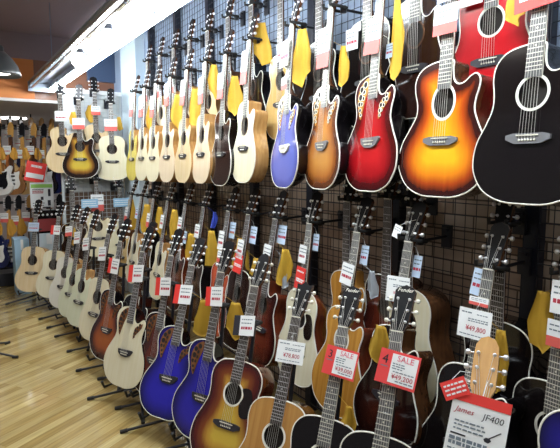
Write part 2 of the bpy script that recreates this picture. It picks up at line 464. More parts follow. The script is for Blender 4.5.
def stand(key):
    M, short, _ = G[key]
    loc = M.translation; yawm = Matrix.Rotation(M.to_euler().z, 4, 'Z')
    # yaw from the guitar's facing direction
    f = M.to_3x3() @ Vector((0, -1, 0)); ang = math.atan2(f.x, -f.y)
    Mz = Matrix.Translation((loc.x, loc.y, 0)) @ Matrix.Rotation(ang, 4, 'Z'); inv = Mz.inverted()
    root = empty('guitar_stand', Mz, 'black tripod floor stand under the ' + short, 'stand', 'tripod floor stands')
    top = inv @ (M @ Vector((0, .045, .7))); low = Vector((0, top.y*.0+.1, .13)); zb = loc.z
    back = inv @ (M @ Vector((0, .15, .1)))
    b = MB(); b.tube([back, top+Vector((0, .01, 0))], .01, 8); obj('upright', b, blackmetal, root)
    b = MB(); b.tube([top+Vector((-.045, -.055, 0)), top+Vector((-.045, 0, 0)), top+Vector((.045, 0, 0)), top+Vector((.045, -.055, 0))], .009, 8); obj('neck_yoke', b, rubber, root)
    for s in (-1, 1):
        b = MB(); b.tube([back+Vector((0, 0, .0)), Vector((s*.11, back.y-.02, zb-.02)), Vector((s*.115, -.03, zb-.022)), Vector((s*.115, -.045, zb+.02))], .0095, 8); obj('cradle_arm', b, rubber, root)
    hub = Vector((0, back.y, .09))
    b = MB(); b.tube([back, hub], .014, 10); obj('hub', b, blackmetal, root)
    for a in (-142, -38, 90):
        e = Vector((math.cos(R(a))*.34, back.y+math.sin(R(a))*(.34 if a < 0 else .2), .012))
        b = MB(); b.tube([hub, e], .0085, 8); lg = obj('leg', b, blackmetal, root)
        d = (e-hub).normalized(); b = MB(); b.tube([e-d*.03, e+d*.012], .0118, 8); obj('rubber_foot', b, rubber, lg)
    return root

# ------------------------------------------------------------------ cards and cloths on the guitars
def sheet(b, w, h, mi=0, y=0., c=(0, 0), t=.0012): b.box((c[0], y, c[1]), (w, t, h), mi)
def lines(b, x0, x1, zs, hgt, mi, y):
    for z in zs:
        x = x0
        while x < x1-.004:
            l = random.uniform(.006, .016); b.box((min(x+l/2, x1), y, z), (l, .0006, hgt), mi); x += l+.003
def card(key, v, kind, w=.07, h=.05, u=0., roll=0., dy=-.03, what=None, yaw=0, txt=None):
    M, short, _ = G[key]
    A = M @ Matrix.Translation((u, dy, v)) @ Matrix.Rotation(R(roll), 4, 'Y') @ Matrix.Rotation(R(yaw), 4, 'Z')
    what = what or {'white': 'white price card', 'pink': 'white price card with pink lower band', 'red': 'red sale card', 'redband': 'white price card with red side band',
                    'sale': 'white SALE card with red side band', 'blue': 'small pale blue printed card', 'tag': 'small white tag', 'price': 'white price card with printed yen price'}[kind]
    root = empty('price_card', A, f'{what} on the {short}', 'price card', 'price cards on guitars')
    b = MB()
    if kind in ('white', 'tag', 'price'): sheet(b, w, h); mats = [paper]
    elif kind == 'blue': sheet(b, w, h); mats = [principled('pale_blue_card', (.55, .68, .85), .6)]
    elif kind == 'red': sheet(b, w, h); mats = [redpaper]
    elif kind == 'pink': sheet(b, w, h*.62, 0, 0, (0, h*.19)); sheet(b, w, h*.38, 1, 0, (0, -h*.31)); mats = [paper, principled('rosy_paper', (.72, .12, .1), .55)]
    elif kind == 'redband': sheet(b, w*.7, h, 0, 0, (w*.15, 0)); sheet(b, w*.3, h, 1, 0, (-w*.35, 0)); mats = [paper, inkblack if 'dark side' in what else redpaper]
    elif kind == 'sale': sheet(b, w, h, 1); sheet(b, w*.64, h*.84, 0, -.0008, (w*.135, .0)); mats = [paper, principled('sale_red', (.78, .06, .06), .55)]
    obj('card_sheet', b, mats, root)
    if kind == 'sale':
        t = put('lettering', text_mesh('SALE', h*.24), inkpink, root); t.location = (w*.15, -.0022, h*.3)
        t = put('lettering', text_mesh(txt[0], h*.38), inkblack, root); t.location = (-w*.34, -.0014, h*.2)
        t = put('lettering', text_mesh(txt[1], h*.2), inkred, root); t.location = (w*.15, -.0022, -h*.23)
        b = MB(); lines(b, -w*.14, w*.12, [h*.14, h*.07, 0], h*.03, 0, -.0018); lines(b, -w*.1, w*.38, [-h*.09], h*.03, 0, -.0018); lines(b, w*.0, w*.4, [-h*.35], h*.03, 0, -.0018)
        b.box((-w*.34, -.001, 0), (w*.18, .0006, h*.03)); obj('printed_lines', b, inkgrey, root)
    elif kind == 'price':
        t = put('lettering', text_mesh(txt[0], h*txt[1]), inkred, root); t.location = (w*.06, -.0012, -h*.16)
        b = MB(); lines(b, -w*.42, -w*.1, [h*.36], h*.045, 0, -.0009); lines(b, w*.05, w*.42, [h*.34], h*.03, 0, -.0009); lines(b, -w*.2, w*.38, [h*.16, h*.09], h*.035, 0, -.0009); lines(b, -w*.42, w*.42, [-h*.38], h*.03, 0, -.0009)
        obj('printed_lines', b, inkgrey, root)
    elif kind == 'red':
        b = MB(); lines(b, -w*.38, w*.38, [h*.3, -h*.05, -h*.14], h*.07, 0, -.0009); obj('printed_lines', b, paper, root)
    else:
        b = MB(); x0 = -w*.4 if kind != 'redband' else -w*.12
        lines(b, x0, w*.4, [h*.3, h*.12], h*.05, 0, -.0009); obj('printed_lines', b, inkgrey, root)
        if kind in ('white', 'redband', 'blue'):
            b = MB(); lines(b, x0, w*.4, [-h*.12 if kind != 'pink' else h*.0], h*.13, 0, -.0009); obj('printed_lines', b, inkred, root)
    b = MB(); b.tube([(0, 0, h*.48), (-u*.5, max(.0, -dy*.55), h*.5+.03), (-u, -dy-.002, h*.5+.05)], .0008, 4); obj('thread', b, paper, root)
    return root
def cloth(key, v, u=.06, w=.075, h=.2, yaw=25, dy=.03, roll=0, mat=None, what='yellow polishing cloth'):
    M, short, _ = G[key]
    A = Matrix.Translation(M @ Vector((u, dy, v))) @ Matrix.Rotation(M.to_euler().z+R(yaw), 4, 'Z') @ Matrix.Rotation(R(roll), 4, 'Y')
    b = MB(); nx, nz = 8, 12; vs = []
    ph = random.uniform(0, 6); kick = random.uniform(-.25, .25)
    for side in (0, 1):
        for j in range(nz+1):
            t = j/nz
            for i in range(nx+1):
                s = i/nx-.5; ww = w*(.42+.58*min(1, t*1.7))
                z = -h*t*(1-.2*abs(s)*2*(1 if t > .6 else t/.6)) - h*kick*s*t
                vs.append((s*ww+.01*math.sin(t*4+ph)*t, .009*math.sin(s*9+ph)*(.4+t)+side*.0025, z))
    n = (nx+1)*(nz+1)
    for side in (0, 1):
        for j in range(nz):
            for i in range(nx):
                a = side*n+j*(nx+1)+i; f = (a, a+1, a+nx+2, a+nx+1); b.f.append(f if side else f[::-1]); b.m.append(0); b.smooth.append(True)
    b.v += vs
    edge = [j*(nx+1) for j in range(nz+1)]; edge2 = [j*(nx+1)+nx for j in range(nz+1)]; bot = [nz*(nx+1)+i for i in range(nx+1)]; topr = list(range(nx+1))
    for e in (edge, edge2, bot, topr):
        for a, c in zip(e, e[1:]): b.f.append((a, c, c+n, a+n)); b.m.append(0); b.smooth.append(False)
    o = bpy.data.objects.new('polishing_cloth', b.mesh('polishing_cloth')); o.data.materials.append(mat or yellowcloth); C.objects.link(o)
    o.matrix_world = A
    tag(o, f'{what} hanging beside the {short}', 'cloth', 'polishing cloths')
    hk = MB(); hk.tube([(0, .001, -.004), A.inverted() @ (M @ Vector((u*.25, .012, v+.03)))], .0012, 4); obj('loop', hk, mat or yellowcloth, o)
    return o
# ------------------------------------------------------------------ upper row, front hooks
UP = 'guitars hung in the upper row'
guitar('U1', 'large all-black cutaway guitar with white-ringed sound hole, hung high beside the dark wall post', 'large black guitar of the upper row', 'dcut', 'black', (1.55, .985, 1.425), 0, 4, black, head='paddle', board=paleboard, bridge=bridge_grey, group=UP)
guitar('U2', 'yellow and orange sunburst cutaway guitar with oval sound hole, hung in the upper row', 'yellow-orange sunburst guitar with oval hole', 'apx', 'sunyellow', (1.55, 1.335, 1.43), 2, 4, brownside, board=paleboard, bridge=bridge_grey, group=UP)
guitar('U3', 'cherry red burst guitar with clustered small holes, hung beside the yellow sunburst', 'cherry red guitar with clustered holes', 'ovation', 'cherry', (1.55, 1.725, 1.435), -7, 4, black, board=paleboard, bridge=bridge_grey, group=UP, epaulette=None)
guitar('U4', 'brown and amber burst guitar with clustered small holes, hung beside the cherry red one', 'amber-brown guitar with clustered holes', 'ovation', 'brownburst', (1.55, 2.073, 1.43), -11, 4, black, board=paleboard, bridge=bridge_grey, group=UP)
guitar('U5', 'violet-blue guitar with pale bridge hung in the upper row before yellow cloths', 'violet-blue guitar of the upper row', 'ovation', 'violet', (1.55, 2.41, 1.425), -11, 4, black, board=paleboard, bridge=cream_plastic, group=UP)
guitar('U6', 'cream-topped cutaway guitar with brown sides hung next to the violet-blue guitar', 'cream guitar beside the violet-blue one', 'gc', 'cream', (1.55, 2.875, 1.44), -6, 4, tanside, board=paleboard, group=UP, lod=1)
guitar('U7', 'black cutaway guitar with white edging hung between pale guitars of the upper row', 'black guitar between pale upper-row guitars', 'gc', 'blackbrown', (1.55, 3.2, 1.41), -4, 4, black, board=paleboard, group=UP, lod=1)
guitar('U8', 'pinkish tan cutaway guitar, first pale one beyond the black upper-row guitar', 'first pale guitar beyond the black', 'gc', 'pinktan', (1.55, 3.52, 1.415), -4, 4, tanside, board=paleboard, bind=False, group=UP, lod=1)
guitar('U9', 'amber tan cutaway guitar, second pale one beyond the black upper-row guitar', 'second pale guitar beyond the black', 'gc', 'tan', (1.55, 3.865, 1.41), -2, 4, tanside, board=paleboard, bind=False, group=UP, lod=1)
guitar('U10', 'light tan cutaway guitar, third pale one beyond the black upper-row guitar', 'third pale guitar beyond the black', 'gc', 'pinktan', (1.55, 4.22, 1.405), 0, 4, tanside, bind=False, group=UP, lod=1)
guitar('U11', 'cream cutaway guitar, fourth pale one beyond the black upper-row guitar', 'fourth pale guitar beyond the black', 'gc', 'cream', (1.55, 4.577, 1.4), 0, 4, tanside, bind=False, group=UP, lod=1)
guitar('U12', 'cream cutaway guitar, fifth pale one beyond the black upper-row guitar', 'fifth pale guitar beyond the black', 'gc', 'cream', (1.55, 4.893, 1.4), 0, 4, tanside, bind=False, group=UP, lod=1)
guitar('U13', 'greenish yellow guitar, farthest one of the upper row before the corner', 'greenish yellow guitar before the corner', 'gc', 'yellow', (1.55, 5.2, 1.395), 0, 4, tanside, bind=False, group=UP, lod=1)
# ------------------------------------------------------------------ upper row, back hooks
UB = 'guitars hung high behind the upper row'
guitar('B1', 'bright red guitar with round sound hole, hung high between black and sunburst guitars', 'bright red guitar hung high behind', 'dread', 'red', (1.715, 1.25, 1.72), 0, 0, redside, board=paleboard, group=UB)
guitar('B2', 'dark brown guitar half hidden behind the neck of the yellow sunburst guitar', 'dark brown guitar behind the sunburst', 'gc', 'blackbrown', (1.715, 1.62, 1.75), 0, 0, brownside, board=paleboard, group=UB, lod=1)
guitar('B3', 'black guitar half hidden behind the neck of the cherry red guitar', 'black guitar behind the cherry red', 'dread', 'black', (1.715, 1.92, 1.73), 0, 0, black, board=paleboard, group=UB, lod=1)
guitar('B4', 'black guitar half hidden behind the neck of the amber-brown guitar', 'black guitar behind the amber-brown', 'gc', 'black', (1.715, 2.3, 1.7), 0, 0, black, group=UB, lod=1)
guitar('B5', 'honey guitar half hidden behind the neck of the violet-blue guitar', 'honey guitar behind the violet-blue', 'gc', 'honey', (1.715, 2.68, 1.7), 0, 0, brownside, group=UB, lod=1)
guitar('B6', 'black guitar with white edging, hung high just past the cream guitar', 'black guitar high past the cream', 'gc', 'black', (1.715, 3.03, 1.7), 0, 0, black, group=UB, lod=1)
guitar('B7', 'amber guitar with brown sides hung high behind the black upper-row guitar', 'amber guitar high behind the black', 'gc', 'honey', (1.715, 3.36, 1.7), 0, 0, brownside, group=UB, lod=1)
for i, (y, f, a, b_) in enumerate([(3.7, 'tan', 'tan', 'first'), (4.05, 'cream', 'cream', 'second'), (4.4, 'tan', 'tan', 'third'), (4.75, 'cream', 'cream', 'fourth'), (5.1, 'tan', 'tan', 'fifth')]):
    guitar('B%d' % (8+i), f'{a} guitar hung high behind the {b_} pale guitar of the upper row', f'{a} one behind {b_} pale guitar', 'gc', f, (1.715, y, 1.68), 0, 0, tanside, bind=False, group=UB, lod=1)
# ------------------------------------------------------------------ end panel facing the shop
EP = 'guitars on the end panel'
guitar('E1', 'golden sunburst guitar with black edges on the end panel', 'golden sunburst on end panel', 'dcut', 'panelburst', (1.26, 6.12, 1.4), 60, 2, black, group=EP, lod=1)
guitar('E2', 'cream dreadnought with dark bridge on the end panel, beside the golden sunburst', 'cream dreadnought on end panel', 'dread', 'cream', (1.6, 6.08, 1.375), 65, 2, tanside, bind=False, group=EP, lod=1)
guitar('E3', 'tan guitar peeking out behind the golden sunburst at the outer panel edge', 'tan guitar behind golden sunburst', 'gc', 'tan', (1.1, 6.22, 1.46), 65, 0, tanside, bind=False, group=EP, lod=1)
guitar('E4', 'pale guitar showing in the gap between golden sunburst and cream dreadnought', 'pale guitar in end panel gap', 'gc', 'tan', (1.46, 6.2, 1.5), 90, 0, tanside, bind=False, group=EP, lod=1)
guitar('E5', 'light guitar low on the end panel below the blue shelf card', 'lower light guitar on end panel', 'gc', 'cream', (1.42, 6.1, .5), 90, 2, tanside, bind=False, group=EP, lod=1)
guitar('E6', 'cream guitar low on the end panel next to the wall corner', 'lower cream guitar on end panel', 'gc', 'cream', (1.66, 6.02, .42), 90, 2, tanside, bind=False, group=EP, lod=1)
guitar('E7', 'dark guitar low on the end panel at its outer edge', 'lower dark guitar on end panel', 'gc', 'blackbrown', (1.16, 6.12, .4), 90, 2, black, group=EP, lod=1)
# ------------------------------------------------------------------ middle row on the wall
MR = 'guitars hung in the middle row'
def mid(key, label, short, style, finish, y, **k):
    x = k.pop('x', 1.47); z = k.pop('z', .38); t = k.pop('tilt', 10)
    return guitar(key, label, short, style, finish, (x, y, z), k.pop('yaw', 0), t, k.pop('side', brownside), group=MR, **k)
mid('M0', 'black guitar with white edging behind the deep blue one by the wall post', 'black guitar behind post-side blue one', 'dread', 'black', .905, side=black, z=.32, x=1.63, tilt=4, board=paleboard)
mid('M1', 'black guitar under the 49,800 yen card, hung before the wire grid', 'black guitar with the 49,800 card', 'dcut', 'black', 1.143, side=black, z=.325, board=paleboard)
mid('M2', 'very dark brown cutaway guitar behind the SALE card numbered 4', 'dark brown guitar behind SALE four', 'gc', 'blackred', 1.51, side=brownside, x=1.45, board=paleboard)
mid('M3', 'amber cutaway guitar hung behind the SALE card numbered 3', 'amber guitar behind SALE three', 'gc', 'amber', 1.857, side=redside, board=paleboard)
mid('M4', 'cream guitar with dark pickguard hung behind the 78,800 yen card', 'cream guitar behind the 78,800 card', 'round', 'pale', 2.235, tilt=7, x=1.51, side=redside, pick=pickdark, board=paleboard)
mid('M5', 'dark brown guitar hung just past the cream one with the dark pickguard', 'dark brown guitar past cream one', 'gc', 'redburst', 2.587, side=redside, lod=1)
mid('M6', 'black guitar with white arched edging hung behind the vintage sunburst guitar', 'black guitar behind vintage sunburst', 'dread', 'blackbrown', 2.913, side=black, lod=1)
mid('M7', 'orange-red guitar hung behind the second deep blue guitar', 'orange-red guitar of middle row', 'gc', 'orangered', 3.196, side=redside, lod=1)
MN = [(3.61, 'blackbrown', 'black guitar, first beyond the orange-red', black), (3.963, 'redburst', 'dark red guitar, second beyond the orange-red', redside), (4.373, 'cream', 'cream guitar, third beyond the orange-red', tanside),
      (4.741, 'blackbrown', 'black guitar, fourth beyond the orange-red', black), (5.101, 'cream', 'pale guitar, fifth beyond the orange-red', tanside), (5.45, 'honey', 'honey guitar, sixth beyond the orange-red', brownside)]
for i, (y, f, s, sd) in enumerate(MN): mid('M%d' % (8+i), s + ' one in the middle row', s.replace(',', '') + ' one', 'gc', f, y, side=sd, lod=1)
LB = 'guitars standing close to the wire grid'
guitar('K1', 'black guitar close to the grid behind the 49,800 yen guitar', 'black guitar deep by the grid', 'dread', 'black', (1.72, 1.17, .46), 0, 0, black, group=LB, lod=1)
guitar('K2', 'cream-topped guitar with dark brown sides close to the grid', 'cream guitar deep by the grid', 'dread', 'cream', (1.7, 1.6, .5), -8, 0, brownside, group=LB, lod=1)
guitar('K3', 'red-brown guitar close to the grid behind the amber cutaway', 'red-brown guitar deep by the grid', 'dread', 'redburst', (1.7, 1.74, .53), 0, 0, redside, group=LB, lod=1)
guitar('K4', 'amber guitar close to the grid just past the cream one with pickguard', 'amber guitar deep by the grid', 'gc', 'amber', (1.7, 2.03, .5), 0, 0, amberwood, group=LB, lod=1)
# ------------------------------------------------------------------ floor row on stands
FR = 'guitars on floor stands'
def flo(key, label, short, style, finish, x, y, yaw, tilt=16, **k):
    g = guitar(key, label, short, style, finish, (x, y, k.pop('z', .15)), yaw, tilt, k.pop('side', brownside), group=FR, **k); return g
guitar('F0', 'deep blue guitar with white edging leaning beside the dark wall post', 'deep blue guitar beside wall post', 'round', 'blue', (1.31, .61, .4), 20, 12, black, board=paleboard, group=MR)
flo('F1', 'black guitar with amber headstock bearing the large JF400 card', 'guitar with amber headstock', 'dread', 'black', .94, .72, 28, 22, z=.1, side=black, neck=amberwood, headface=amberwood, head='round', board=paleboard)
flo('F2', 'black guitar on a stand with SALE card numbered 4 on its neck', 'guitar with SALE four', 'dread', 'black', 1.045, 1.165, 26, 22, side=black, pegs=cream_plastic, logo='Fender', board=paleboard)
flo('F3', 'black guitar on a stand with SALE card numbered 3 on its neck', 'guitar with SALE three', 'dread', 'black', 1.035, 1.455, 26, 22, z=.09, side=black, pegs=cream_plastic, logo='Fender', board=paleboard)
flo('F4', 'honey-topped guitar on a stand with the 78,800 yen card', 'guitar with the 78,800 card', 'dread', 'amber2', .99, 1.73, 26, 22, z=.07, pegs=cream_plastic, head='flare')
flo('F5', 'vintage sunburst dreadnought with black pickguard on a stand', 'vintage sunburst dreadnought on stand', 'dread', 'vintage', .96, 2.04, 25, 21, side=redside, pick=pickdark, head='round', pegs=cream_plastic, neck=mahog)
flo('F6', 'deep blue guitar with clustered holes standing next to the vintage sunburst', 'blue guitar next to vintage sunburst', 'ovation', 'blue', .985, 2.36, 22, 15, side=black, epaulette=wood('dark_epaulette', (.16, .06, .02), (.24, .1, .04)))
flo('F7', 'deep blue guitar with clustered holes standing next to the dark red burst', 'blue guitar next to dark red burst', 'ovation', 'blue', .915, 2.68, 26, 20, side=black, epaulette=MATS['dark_epaulette'])
flo('F8', 'dark red-brown burst guitar with clustered holes between a blue and a cream guitar', 'dark red burst guitar on stand', 'ovation', 'redburst', .95, 2.98, 20, 14, side=black, epaulette=MATS['dark_epaulette'])
flo('F9', 'cream guitar with brown leaf rosettes standing beside the dark red burst', 'cream guitar with leaf rosettes', 'ovation', 'pale', .84, 3.22, 22, 15, side=black, epaulette=MATS['dark_epaulette'], bind=False)
flo('F10', 'orange-brown sunburst guitar standing just past the cream leaf-rosette guitar', 'orange-brown sunburst guitar on stand', 'ovation', 'orangeburst', .86, 3.75, 18, 13, side=black, lod=1, epaulette=MATS['dark_epaulette'])
flo('F11', 'black guitar with pale edging standing behind the orange-brown sunburst', 'black guitar behind orange-brown sunburst', 'dcut', 'black', .95, 3.5, 16, 14, side=black, lod=1)
flo('F12', 'pale spruce guitar with red pickguard standing past the orange-brown sunburst', 'pale guitar with red pickguard', 'dread', 'pale', .88, 4.22, 18, 14, side=brownside, lod=1, pick=pickred, bind=False)
flo('F13', 'pale greenish guitar, nearer of the two alike beyond the red pickguard guitar', 'nearer pale greenish guitar', 'gc', 'green', .86, 4.68, 18, 13, side=tanside, lod=1, bind=False)
flo('F14', 'pale greenish guitar, farther of the two alike beyond the red pickguard guitar', 'farther pale greenish guitar', 'gc', 'green', .85, 5.0, 20, 13, side=tanside, lod=1, bind=False)
flo('F15', 'white-topped guitar with dark bridge standing beyond the pale greenish pair', 'white-topped guitar on stand', 'dread', 'white', .85, 5.36, 26, 13, side=tanside, lod=1, bind=False)
flo('F16', 'pale dreadnought with dark pickguard, second from the far row end', 'pale dreadnought with dark pickguard', 'dread', 'pale', .835, 5.84, 40, 13, side=tanside, lod=1, pick=pickred, bind=False)
flo('F17', 'tan dreadnought facing the aisle at the far end of floor row', 'tan dreadnought ending floor row', 'dread', 'tan', .695, 6.24, 48, 12, side=tanside, lod=1, bind=False)

for k in list(G):
    if k[0] == 'F' and k != 'F0': stand(k)
    elif k[0] == 'E': hanger(k, wall_y=6.335)
    elif k[0] in 'UBMK' or k == 'F0': hanger(k)

# ------------------------------------------------------------------ price cards
card('U1', .655, 'red', .15, .1, what='orange-red sale card with white stripe', roll=-4)
card('U2', .645, 'pink', .105, .105); card('U2', .76, 'white', .1, .09, dy=-.02)
card('U3', .66, 'pink', .11, .15, u=.0, roll=4); card('U3', .6, 'blue', .045, .06, u=.045, dy=.03, what='small purple-blue card')
card('U4', .68, 'pink', .13, .19, roll=3)
card('U5', .72, 'white', .12, .14, u=-.02); card('U5', .56, 'pink', .07, .07, roll=-4)
card('B1', .47, 'white', .12, .1, u=-.08); 
card('U6', .7, 'pink', .1, .2, roll=3)
card('U7', .66, 'pink', .1, .17)
for i, k in enumerate(['U8', 'U9', 'U10', 'U11', 'U12', 'U13']): card(k, .66+.03*(i % 3), 'pink', .1, .19, roll=(-3, 4)[i % 2])
card('B3', .42, 'white', .09, .1, u=-.08); card('B5', .5, 'white', .1, .1, u=.05)
card('B7', .45, 'pink', .08, .1)
for k in ('B8', 'B9', 'B10', 'B11', 'B12'): card(k, .56, 'pink', .08, .15)
card('E1', .6, 'pink', .13, .12); card('E2', .62, 'pink', .14, .13); card('E3', .62, 'white', .12, .11); card('E4', .66, 'pink', .1, .1)
card('E5', .62, 'pink', .14, .19, what='white and red price card')
# middle row
card('M1', .665, 'price', .135, .105, roll=-2, txt=('¥49,800', .24), dy=-.04); card('M1', .81, 'blue', .06, .1, u=-.05, dy=.02, roll=4); card('M1', .745, 'pink', .08, .03, dy=-.02, what='small pink and white card', u=-.01)
card('M2', .665, 'price', .125, .105, roll=-4, txt=('¥46,800', .16)); card('M2', .77, 'blue', .045, .09, u=.04, dy=.02); card('M2', .9, 'tag', .045, .055, u=-.06, roll=15, dy=-.02)
card('M3', .665, 'white', .085, .1, roll=5); card('M3', .765, 'blue', .05, .09, u=.045, dy=.02)
card('M4', .7, 'white', .065, .095, roll=3, what='white price card with red print'); card('M4', .57, 'red', .085, .12, roll=5); card('M4', .77, 'blue', .05, .09, u=.04, dy=.02)
card('M5', .65, 'white', .08, .12, roll=3); card('M5', .78, 'blue', .09, .11, u=.055, dy=.02)
card('M6', .64, 'white', .08, .12, roll=3); card('M6', .545, 'red', .11, .12, roll=3); card('M6', .74, 'blue', .08, .11, u=.055, dy=.02)
card('M7', .66, 'white', .08, .13); card('M7', .74, 'blue', .08, .11, u=.05, dy=.02); card('M7', .55, 'pink', .08, .08, u=.02)
card('M8', .68, 'white', .08, .1); card('M8', .56, 'pink', .08, .1, u=.03, what='pink and white card')
card('M9', .7, 'white', .08, .11); card('M9', .6, 'blue', .08, .1, u=.04, dy=.01)
card('M10', .68, 'white', .08, .12); card('M11', .66, 'pink', .08, .13); card('M12', .7, 'blue', .08, .11, dy=-.03); card('M13', .66, 'pink', .09, .15)
card('M0', .8, 'white', .085, .11, dy=-.025, u=.01); card('M0', .68, 'pink', .085, .09, what='pink and white price card', u=.01)
# floor row
card('F2', .735, 'sale', .145, .118, u=.03, roll=5, txt=('4', '¥49,200'), dy=-.035)
card('F3', .725, 'sale', .14, .113, u=.025, roll=4, txt=('3', '¥39,000'), dy=-.035)
card('F4', .71, 'price', .135, .095, u=.02, roll=-2, txt=('¥78,800', .26), dy=-.035)
card('F5', .67, 'redband', .12, .095, roll=-7, what='white price card with dark side band')
card('F6', .735, 'redband', .115, .1, roll=-7); card('F7', .69, 'redband', .13, .11, roll=-4); card('F8', .67, 'redband', .135, .11, roll=-7)
card('F9', .72, 'redband', .14, .11, roll=-7); card('F10', .68, 'redband', .13, .11); card('F11', .66, 'white', .1, .11); card('F12', .7, 'white', .1, .11, roll=-8); card('F13', .72, 'white', .09, .11, roll=-10)
card('F14', .74, 'white', .09, .11, roll=-10); card('F15', .76, 'pink', .1, .1, roll=-8); card('F16', .72, 'redband', .12, .1, what='red and white price card'); card('F17', .72, 'blue', .13, .1)

# large card on the amber headstock guitar
M, short, _ = G['F1']
A = M @ Matrix.Translation((.0, -.045, .765)) @ Matrix.Rotation(R(5), 4, 'Y')
jr = empty('price_card', A, 'large white JF400 card with red top strip on the amber headstock guitar', 'price card', 'price cards on guitars')
b = MB(); sheet(b, .15, .21, 0, 0, (0, 0)); obj('card_sheet', b, paper, jr)
b = MB(); b.box((0, -.0012, .091), (.15, .0016, .028)); obj('red_strip', b, redpaper, jr)
t = put('lettering', text_mesh('JF400', .024, .15), inkblack, jr); t.location = (.035, -.001, .052)
t = put('lettering', text_mesh('James', .021, .35), inkred, jr); t.location = (-.04, -.001, .054)
b = MB(); lines(b, -.06, .02, [.025, .015, .004], .004, 0, -.0012); lines(b, -.066, .03, [-.022, -.034], .009, 0, -.0012); lines(b, -.066, .06, [-.05, -.06], .004, 0, -.0012); obj('printed_lines', b, inkgrey, jr)
b = MB(); b.box((-.045, -.0012, -.01), (.04, .0008, .004)); b.tube([(.03, -.001, .0), (.06, -.001, .025)], .0015, 4); b.prism([(.03+.01*math.cos(i), -.003+.007*math.sin(i)) for i in range(6)], -.0014, -.0006); obj('guitar_sketch', b, inkblack, jr)
b = MB(); b.box((.045, -.0012, -.035), (.022, .001, .03)); obj('red_box', b, redpaper, jr)
b = MB(); b.tube([(0, 0, .1), (0, .02, .13), (0, .05, .15)], .001, 4); obj('thread', b, paper, jr)
A2 = M @ Matrix.Translation((-.065, -.05, .875)) @ Matrix.Rotation(R(-28), 4, 'Y')
o = empty('price_card', A2, 'small red tag tilted above the large JF400 card', 'price tag')
b = MB(); sheet(b, .07, .05); obj('card_sheet', b, redpaper, o)
b = MB(); lines(b, -.028, .028, [.012, 0, -.012], .005, 0, -.0009); obj('printed_lines', b, paper, o)
b = MB(); b.tube([(0, 0, .024), (.03, .01, .04), (.05, .04, .03)], .0008, 4); obj('thread', b, paper, o)

# ------------------------------------------------------------------ polishing cloths
cloth('U1', .76, -.11, .1, .17, yaw=-20); cloth('U3', .8, .085, .085, .33, yaw=10, dy=.02); cloth('U4', .68, .085, .075, .19, yaw=20); cloth('U5', .84, .06, .12, .3, yaw=35)
cloth('U6', .98, .02, .12, .26, yaw=40, dy=.06); cloth('U7', .72, .09, .12, .26, yaw=30); cloth('U9', .72, .1, .12, .3, yaw=40); cloth('U10', .72, .1, .12, .28, yaw=40); cloth('U12', .7, .1, .1, .26, yaw=40); cloth('U8', .84, .08, .1, .24, yaw=40)
cloth('E4', .72, -.05, .1, .2, yaw=0); cloth('E1', .74, -.08, .1, .18, yaw=0, dy=.05); cloth('E2', .72, .08, .08, .16, yaw=0)
cloth('M0', .8, -.085, .085, .22, yaw=15, dy=.02)
cloth('M1', .66, .06, .07, .24, yaw=25); cloth('M2', .5, -.04, .12, .17, yaw=10, dy=-.05); cloth('M5', .7, .1, .1, .22, yaw=40)
cloth('M6', .6, .12, .1, .2, yaw=40); cloth('M7', .7, .17, .12, .3, yaw=40); cloth('M8', .7, .12, .12, .34, yaw=40); cloth('M9', .64, .12, .12, .34, yaw=40); cloth('M11', .8, .1, .1, .3, yaw=40); cloth('M13', .82, -.1, .14, .36, yaw=40); cloth('M12', .8, .1, .14, .36, yaw=40)
cloth('M10', .8, .1, .12, .34, yaw=40)
cloth('F3', .57, .085, .06, .12, yaw=10, dy=-.02); cloth('F6', .72, .1, .12, .2, yaw=20); cloth('F7', .68, .12, .14, .22, yaw=20)
cloth('M8', .84, .13, .06, .12, yaw=40, mat=bluecloth, what='dark blue cloth'); cloth('M3', .7, .1, .06, .13, yaw=20, mat=plastic_bag, what='clear plastic bag'); cloth('M5', .66, .075, .06, .2, yaw=20, mat=plastic_bag, what='pale plastic bag')
cloth('F16', .76, .16, .13, .2, yaw=0)
# ------------------------------------------------------------------ room shell
CEIL = 3.1
floorm = principled('floor_laminate', (.5, .35, .13), .13, 0, .5)
N, L, b_ = nodes_of(floorm)
tc = N.new('ShaderNodeTexCoord'); mp = N.new('ShaderNodeMapping'); mp.inputs['Rotation'].default_value = (0, 0, R(-32))
br = N.new('ShaderNodeTexBrick'); br.offset = .37; br.inputs['Scale'].default_value = 1; br.inputs['Brick Width'].default_value = .9; br.inputs['Row Height'].default_value = .065
br.inputs['Mortar Size'].default_value = .0015; br.inputs['Color1'].default_value = (.3, .2, .065, 1); br.inputs['Color2'].default_value = (.5, .39, .17, 1); br.inputs['Mortar'].default_value = (.3, .19, .06, 1)
mp2 = N.new('ShaderNodeMapping'); mp2.inputs['Scale'].default_value = (2.5, 40, 1); nz = N.new('ShaderNodeTexNoise'); nz.inputs['Scale'].default_value = 1.2; nz.inputs['Detail'].default_value = 5
mx = N.new('ShaderNodeMixRGB'); mx.blend_type = 'OVERLAY'; mx.inputs['Fac'].default_value = .6
L.new(tc.outputs['Object'], mp.inputs['Vector']); L.new(mp.outputs['Vector'], br.inputs['Vector']); L.new(mp.outputs['Vector'], mp2.inputs['Vector']); L.new(mp2.outputs['Vector'], nz.inputs['Vector'])
L.new(br.outputs['Color'], mx.inputs['Color1']); L.new(nz.outputs['Fac'], mx.inputs['Color2']); L.new(mx.outputs['Color'], b_.inputs['Base Color'])
bp = N.new('ShaderNodeBump'); bp.inputs['Strength'].default_value = .25; bp.inputs['Distance'].default_value = .02
nz2 = N.new('ShaderNodeTexNoise'); nz2.inputs['Scale'].default_value = 6; L.new(mp.outputs['Vector'], nz2.inputs['Vector']); L.new(nz2.outputs['Fac'], bp.inputs['Height']); L.new(bp.outputs['Normal'], b_.inputs['Normal'])

